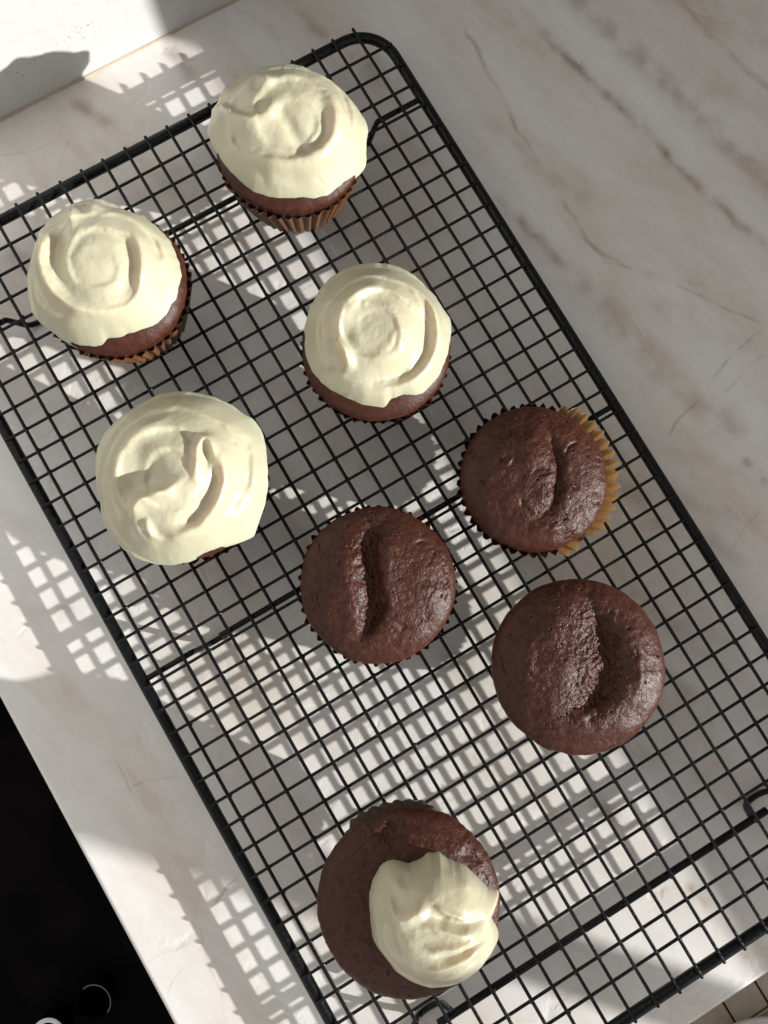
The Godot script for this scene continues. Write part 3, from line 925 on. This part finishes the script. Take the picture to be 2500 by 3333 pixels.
const LABELS := [
	["cupcake with swirled cream frosting at the far end of the rack, nearest the corner", 0],
	["frosted cupcake whose swirl ends in a curled tip, near the wall", 0],
	["frosted cupcake with a smooth ring and a thin drip over its bare lower edge", 0],
	["frosted cupcake with the largest, deepest double swirl, by the rack's long left edge", 0],
	["plain chocolate cupcake with tan paper flaring out along one side", 1],
	["plain chocolate cupcake with a deep crescent crack across its top", 1],
	["plain chocolate cupcake, widest, with a broad sunken hollow in its shiny top", 1],
	["half frosted cupcake with one big dollop of cream and a grey paper", 2],
]
const GRID := 176

func build_cupcakes() -> void:
	for i in CUPS.size():
		var d: Dictionary = CUPS[i]
		var c := root_of("cupcake", Vector3(d.x, RACK + WIRE, d.z) * U)
		var kind: int = LABELS[i][1]
		tag(c, LABELS[i][0], "cupcake", ["frosted cupcakes on the rack", "plain chocolate cupcakes on the rack", ""][kind])
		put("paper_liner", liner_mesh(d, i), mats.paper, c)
		put("cake", cake_mesh(d, i), mats.cake, c)
		if d.has("rim"):
			frost(d, i, c)


func crust_at(d: Dictionary, r: float) -> float:
	var s: float = r / d.rc
	if s < 1.0:
		return d.hw + d.dome * pow(1.0 - pow(s, 2.5), 0.62)
	return d.hw - (r - d.rc) * 0.6


# strokes drawn into a height grid; each: height, width left and right of its line, share that fades in and out, points
func sculpt(strokes: Array, half: float, seed_: int, wander: float, drag: float, soft: int) -> PackedFloat32Array:
	var g := PackedFloat32Array()
	g.resize(GRID * GRID)
	var broad := g.duplicate()
	var wob := FastNoiseLite.new()
	wob.seed = seed_
	wob.frequency = 1.1
	wob.fractal_octaves = 2
	var cell := 2.0 * half / (GRID - 1)
	for s in strokes:
		var line := curve_through(s[5], 6)
		var n := line.size()
		var best := {}
		var wmax: float = maxf(s[1], s[2])
		var reach := wmax * 2.3
		for i in n - 1:
			var a := line[i]
			var b := line[i + 1]
			var ab := b - a
			var l2 := maxf(ab.length_squared(), 1e-6)
			var x0 := maxi(int((minf(a.x, b.x) - reach + half) / cell), 0)
			var x1 := mini(int((maxf(a.x, b.x) + reach + half) / cell) + 1, GRID - 1)
			var y0 := maxi(int((minf(a.y, b.y) - reach + half) / cell), 0)
			var y1 := mini(int((maxf(a.y, b.y) + reach + half) / cell) + 1, GRID - 1)
			for y in range(y0, y1 + 1):
				for x in range(x0, x1 + 1):
					var p := Vector2(x * cell - half, y * cell - half)
					var t := clampf((p - a).dot(ab) / l2, 0.0, 1.0)
					var q := p - (a + ab * t)
					var dist := q.length()
					if dist > reach:
						continue
					var k := y * GRID + x
					if not best.has(k) or dist < absf(best[k].x):
						best[k] = Vector2(dist * (1.0 if ab.cross(q) >= 0.0 else -1.0), (i + t) / (n - 1))
		for k in best:
			var e: Vector2 = best[k]
			var px: float = (k % GRID) * cell - half
			var py: float = (k / GRID) * cell - half
			var dd := e.x + wander * wob.get_noise_2d(px * 1.5, py * 1.5)
			var w: float = s[2] if dd > 0.0 else s[1]
			var fade := 1.0
			if s[3] > 0.0:
				fade *= smoothstep(0.0, s[3], e.y)
			if s[4] > 0.0:
				fade *= smoothstep(0.0, s[4], 1.0 - e.y)
			var body := exp(-pow(absf(dd) / w, 1.7))
			if wmax > 0.3:
				broad[k] += s[0] * fade * body
			else:
				g[k] += s[0] * fade * body
			if drag > 0.0 and wmax <= 0.3:      # fine lines left by the knife along its stroke
				g[k] += drag * fade * sqrt(body) * wob.get_noise_2d(dd * 11.0 + s[0] * 50.0, e.y * 2.0)
	g = softened(g, soft)
	if soft > 1:
		broad = softened(broad, soft * 3)
	for k in g.size():
		g[k] += broad[k]
	return g


func softened(g: PackedFloat32Array, times: int) -> PackedFloat32Array:
	for pass_ in times:
		var h := g.duplicate()
		for y in range(1, GRID - 1):
			var k := y * GRID
			for x in range(1, GRID - 1):
				k += 1
				h[k] = (g[k] * 4.0 + (g[k - 1] + g[k + 1] + g[k - GRID] + g[k + GRID]) * 2.0 + g[k - GRID - 1] + g[k - GRID + 1] + g[k + GRID - 1] + g[k + GRID + 1]) / 16.0
		g = h
	return g


func grid_at(g: PackedFloat32Array, half: float, x: float, z: float) -> float:
	var u := clampf((x + half) / (2.0 * half) * (GRID - 1), 0.0, GRID - 1.001)
	var v := clampf((z + half) / (2.0 * half) * (GRID - 1), 0.0, GRID - 1.001)
	var i := int(u)
	var j := int(v)
	u -= i
	v -= j
	var k := j * GRID + i
	return lerpf(lerpf(g[k], g[k + 1], u), lerpf(g[k + GRID], g[k + GRID + 1], u), v)


func cake_mesh(d: Dictionary, n: int) -> ArrayMesh:
	var half: float = d.rc * 1.1
	var bare: bool = not d.has("rim") or n == 7
	var g := sculpt(d.crust, half, n, 0.11, 0.0, 1)
	var nt := 420 if bare else 200
	var nr := 170 if bare else 60
	var rings := []
	var base: float = d.liner[0]
	var lt: float = d.liner[1]
	var lh: float = d.liner[2]
	for i in nr + 1:
		var s := sin(PI / 2 * i / float(nr))
		var p := PackedVector3Array()
		p.resize(nt)
		for j in nt:
			var a := TAU * j / nt
			var ux := cos(a)
			var uz := sin(a)
			var wav := 1.0 + (0.022 * rough_noise.get_noise_3d(ux * 1.6, uz * 1.6, n * 9.0) + 0.008 * rough_noise.get_noise_3d(ux * 7.0, uz * 7.0, n * 9.0)) * s * s
			var r: float = s * d.rc * wav
			var x := ux * r
			var z := uz * r
			var y := crust_at(d, s * d.rc)
			var edge := 1.0 - smoothstep(0.9, 1.0, s)
			var dent := grid_at(g, half, x, z) * edge
			y += dent
			if bare:
				y += 0.06 * rough_noise.get_noise_3d(x * 1.1, n * 7.0, z * 1.1) * edge
				y += 0.012 * rough_noise.get_noise_3d(x * 4.5, n * 7.0, z * 4.5)
				y += 0.010 * rough_noise.get_noise_3d(x * 11.0, n * 7.0, z * 11.0)
				y += 0.07 * rough_noise.get_noise_3d(x * 5.0 + 9.0, n * 7.0, z * 5.0) * clampf(-dent * 3.0, 0.0, 1.0)
				var pore := rough_noise.get_noise_3d(x * 3.2, n * 7.0 + 40.0, z * 3.2)
				y -= maxf(pore - 0.5, 0.0) * 0.4 * edge
				var tear := absf(rough_noise.get_noise_3d(x * 0.9 + 20.0, n * 7.0 + 80.0, z * 0.9))
				y -= maxf(0.035 - tear, 0.0) * 1.6 * clampf(rough_noise.get_noise_3d(x * 0.5, n * 3.0 + 11.0, z * 0.5) * 3.0, 0.0, 1.0) * edge
			p[j] = Vector3(x, y, z) * U
		rings.append(p)
	# under the overhang, into the paper
	for q in [[1.0, d.hw - 0.10], [0.985, d.hw - 0.2], [(lt - 0.06) / d.rc, lerpf(d.hw - 0.22, lh, 0.7)], [(lt - 0.12) / d.rc, lh - 0.3], [(base - 0.1) / d.rc, 0.06], [0.0, 0.05]]:
		var p := PackedVector3Array()
		p.resize(nt)
		for j in nt:
			var a := TAU * j / nt
			var ux := cos(a)
			var uz := sin(a)
			var k: float = 1.0 + (0.022 * rough_noise.get_noise_3d(ux * 1.6, uz * 1.6, n * 9.0) + 0.008 * rough_noise.get_noise_3d(ux * 7.0, uz * 7.0, n * 9.0)) * (1.0 if q[0] > 0.97 else 0.3)
			p[j] = Vector3(ux * q[0] * d.rc * k, q[1], uz * q[0] * d.rc * k) * U
		rings.append(p)
	return rings_mesh(rings, 1.0)


# fluted paper cup
func liner_mesh(d: Dictionary, n: int) -> ArrayMesh:
	var pleats := 46
	var per := 8
	var nt := pleats * per
	var rb: float = d.liner[0]
	var rt: float = d.liner[1]
	var lh: float = d.liner[2]
	var rings := []
	var cols := PackedColorArray()
	var dark := Color(0.065, 0.026, 0.012)
	var light := Color(0.19, 0.085, 0.034)
	if n in [2, 3, 5, 6]:     # crumbs baked onto the paper's edge
		dark = Color(0.045, 0.014, 0.008)
		light = Color(0.10, 0.032, 0.017)
	if n == 4:
		dark = Color(0.44, 0.28, 0.135)
		light = Color(0.62, 0.44, 0.23)
	if n == 7:
		dark = Color(0.33, 0.305, 0.28)
		light = Color(0.47, 0.44, 0.41)
	var steps := 16
	for i in steps + 2:
		var t := maxf(i - 1, 0) / float(steps)
		var p := PackedVector3Array()
		p.resize(nt)
		for j in nt:
			var a := TAU * j / nt
			var bare_paper := 1.0
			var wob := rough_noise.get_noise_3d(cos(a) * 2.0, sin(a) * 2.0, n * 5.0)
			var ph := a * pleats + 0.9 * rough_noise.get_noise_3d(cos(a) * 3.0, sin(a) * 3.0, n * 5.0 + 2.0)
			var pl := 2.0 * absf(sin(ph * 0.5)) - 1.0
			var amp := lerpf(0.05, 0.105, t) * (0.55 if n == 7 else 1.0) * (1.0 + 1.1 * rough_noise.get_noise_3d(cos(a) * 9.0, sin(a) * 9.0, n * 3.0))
			var r := lerpf(rb, rt, t) + amp * pl + 0.05 * wob * t
			var y := lh * t
			if n == 4:      # one side of this paper has come away from the cake
				var da := absf(wrapf(a - deg_to_rad(20.0), -PI, PI))
				var fl := 1.0 - smoothstep(0.75, 1.15, da)
				var db := absf(wrapf(a - deg_to_rad(93.0), -PI, PI))
				fl = maxf(fl, 0.75 * (1.0 - smoothstep(0.10, 0.20, db)))
				bare_paper = smoothstep(0.0, 0.5, fl)
				r += fl * (0.29 * smoothstep(0.35, 1.0, t))
				y += fl * 0.15 * t
			if n == 7:
				var da := absf(wrapf(a - deg_to_rad(-72.0), -PI, PI))
				r += 0.46 * (1.0 - smoothstep(0.35, 0.8, da)) * smoothstep(0.2, 1.0, t)
			if i == steps + 1:
				y += 0.05 * pl + 0.06 * wob
			if i == 0:
				r = 0.0
				y = 0.012
			p[j] = Vector3(cos(a) * r, y, sin(a) * r) * U
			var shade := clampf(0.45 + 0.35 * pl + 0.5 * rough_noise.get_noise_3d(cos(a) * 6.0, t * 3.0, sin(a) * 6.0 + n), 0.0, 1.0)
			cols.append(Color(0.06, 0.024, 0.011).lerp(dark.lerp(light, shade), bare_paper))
		rings.append(p)
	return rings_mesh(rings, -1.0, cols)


func frost(d: Dictionary, n: int, c: Node3D) -> void:
	var rim: Array = d.rim
	var m := rim.size()
	var nt := 288
	var nr := 110
	var rad := PackedFloat32Array()
	var rmax := 0.0
	for j in nt:
		var u := j * m / float(nt)
		var k := int(u)
		var r := cubic_interpolate(rim[k % m], rim[(k + 1) % m], rim[(k + m - 1) % m], rim[(k + 2) % m], u - k)
		r += 0.02 * rough_noise.get_noise_2d(j * 0.13, n * 20.0)
		rad.append(r)
		rmax = maxf(rmax, r)
	var half := rmax * 1.05
	var g := sculpt(d.icing, half, 40 + n, 0.04, 0.009, 4)
	var lip := 0.2 if n != 7 else 0.28
	var rings := []
	var off := Vector2(d.fx, d.fz)
	var thick: float = d.thick
	# the middle takes a calmer outline than the rim
	var calm := PackedFloat32Array()
	for j in nt:
		var sum := 0.0
		for k in range(-36, 37, 4):
			sum += rad[(j + k + nt) % nt]
		calm.append(sum / 19.0)
	for i in nr + 1:
		var s := 1.0 - pow(1.0 - i / float(nr), 1.9)
		var p := PackedVector3Array()
		p.resize(nt)
		for j in nt:
			var a := TAU * j / nt
			var r := s * lerpf(calm[j], rad[j], pow(s, 7.0))
			var x := cos(a) * r
			var z := sin(a) * r
			p[j] = Vector3(x + off.x, icing_height(d, n, g, half, x, z, s, lip, thick), z + off.y) * U
		rings.append(p)
	# underside, sunk into the crust
	for q in [[0.985, -0.07], [0.96, -0.10], [0.82, -0.25]]:
		var under := PackedVector3Array()
		under.resize(nt)
		for j in nt:
			var a := TAU * j / nt
			var r: float = rad[j] * q[0]
			var x := cos(a) * r
			var z := sin(a) * r
			var edge := Vector2(cos(a) * rad[j] + off.x, sin(a) * rad[j] + off.y).length()
			var h: float = icing_base(d, edge) if q[0] > 0.9 else crust_at(d, Vector2(x + off.x, z + off.y).length())
			under[j] = Vector3(x + off.x, h + q[1], z + off.y) * U
		rings.append(under)
	var f := put("frosting", rings_mesh(rings, 1.0), mats.frosting, c)
	# vanilla seeds
	var rng := RandomNumberGenerator.new()
	rng.seed = 100 + n
	var seed_mesh := SphereMesh.new()
	seed_mesh.radius = 0.012 * U
	seed_mesh.height = 0.024 * U
	seed_mesh.radial_segments = 6
	seed_mesh.rings = 3
	for q in 12:
		var a := rng.randf() * TAU
		var s := sqrt(rng.randf()) * 0.85
		var r := s * (rad[int(a / TAU * nt) % nt] - 0.2)
		var x := cos(a) * r
		var z := sin(a) * r
		put("vanilla_speck", seed_mesh, mats.speck, f, Vector3(x + off.x, icing_height(d, n, g, half, x, z, s, lip, thick), z + off.y) * U)


# the dome the icing lies on, carried past the cake's edge
func icing_base(d: Dictionary, r: float) -> float:
	return d.hw + d.dome * (1.0 - 0.95 * pow(minf(r / d.rc, 1.1), 3.2))


func icing_height(d: Dictionary, n: int, g: PackedFloat32Array, half: float, x: float, z: float, s: float, lip: float, thick: float) -> float:
	var rr := Vector2(x + d.fx, z + d.fz).length()
	var y := icing_base(d, rr) - 0.04 + lip * 1.3 * sqrt(maxf(1.0 - pow(s, 3.0), 0.0))
	if n == 7:
		y += thick * pow(maxf(1.0 - pow(s, 3.2), 0.0), 0.55)
	else:
		y += thick * (1.0 - pow(s, 2.2))
	y += grid_at(g, half, x, z) * (1.0 - 0.8 * smoothstep(0.75, 1.0, s))
	if d.has("swirl"):      # the knife's spiral
		var w: Array = d.swirl
		var dx: float = x - w[0]
		var dz: float = z - w[1]
		var rad := sqrt(dx * dx + dz * dz)
		var turn: float = rad / w[3] - w[2] * atan2(dz, dx) / TAU + w[5] + 0.16 * rough_noise.get_noise_3d(x * 0.8, n * 11.0, z * 0.8)
		var ft := fposmod(turn, 1.0)
		var saw := smoothstep(0.0, 0.3, ft) - smoothstep(0.15, 1.0, ft)
		var env := smoothstep(0.35, 1.0, rad) * (1.0 - smoothstep(0.72, 0.97, s))
		y += w[4] * saw * env * (0.75 + 0.7 * rough_noise.get_noise_3d(x * 0.45 + 30.0, n * 11.0, z * 0.45))
	y += 0.05 * rough_noise.get_noise_3d(x * 0.9, n * 3.0, z * 0.9)
	y += 0.006 * rough_noise.get_noise_3d(x * 3.0, n * 3.0 + 50.0, z * 3.0)
	return y
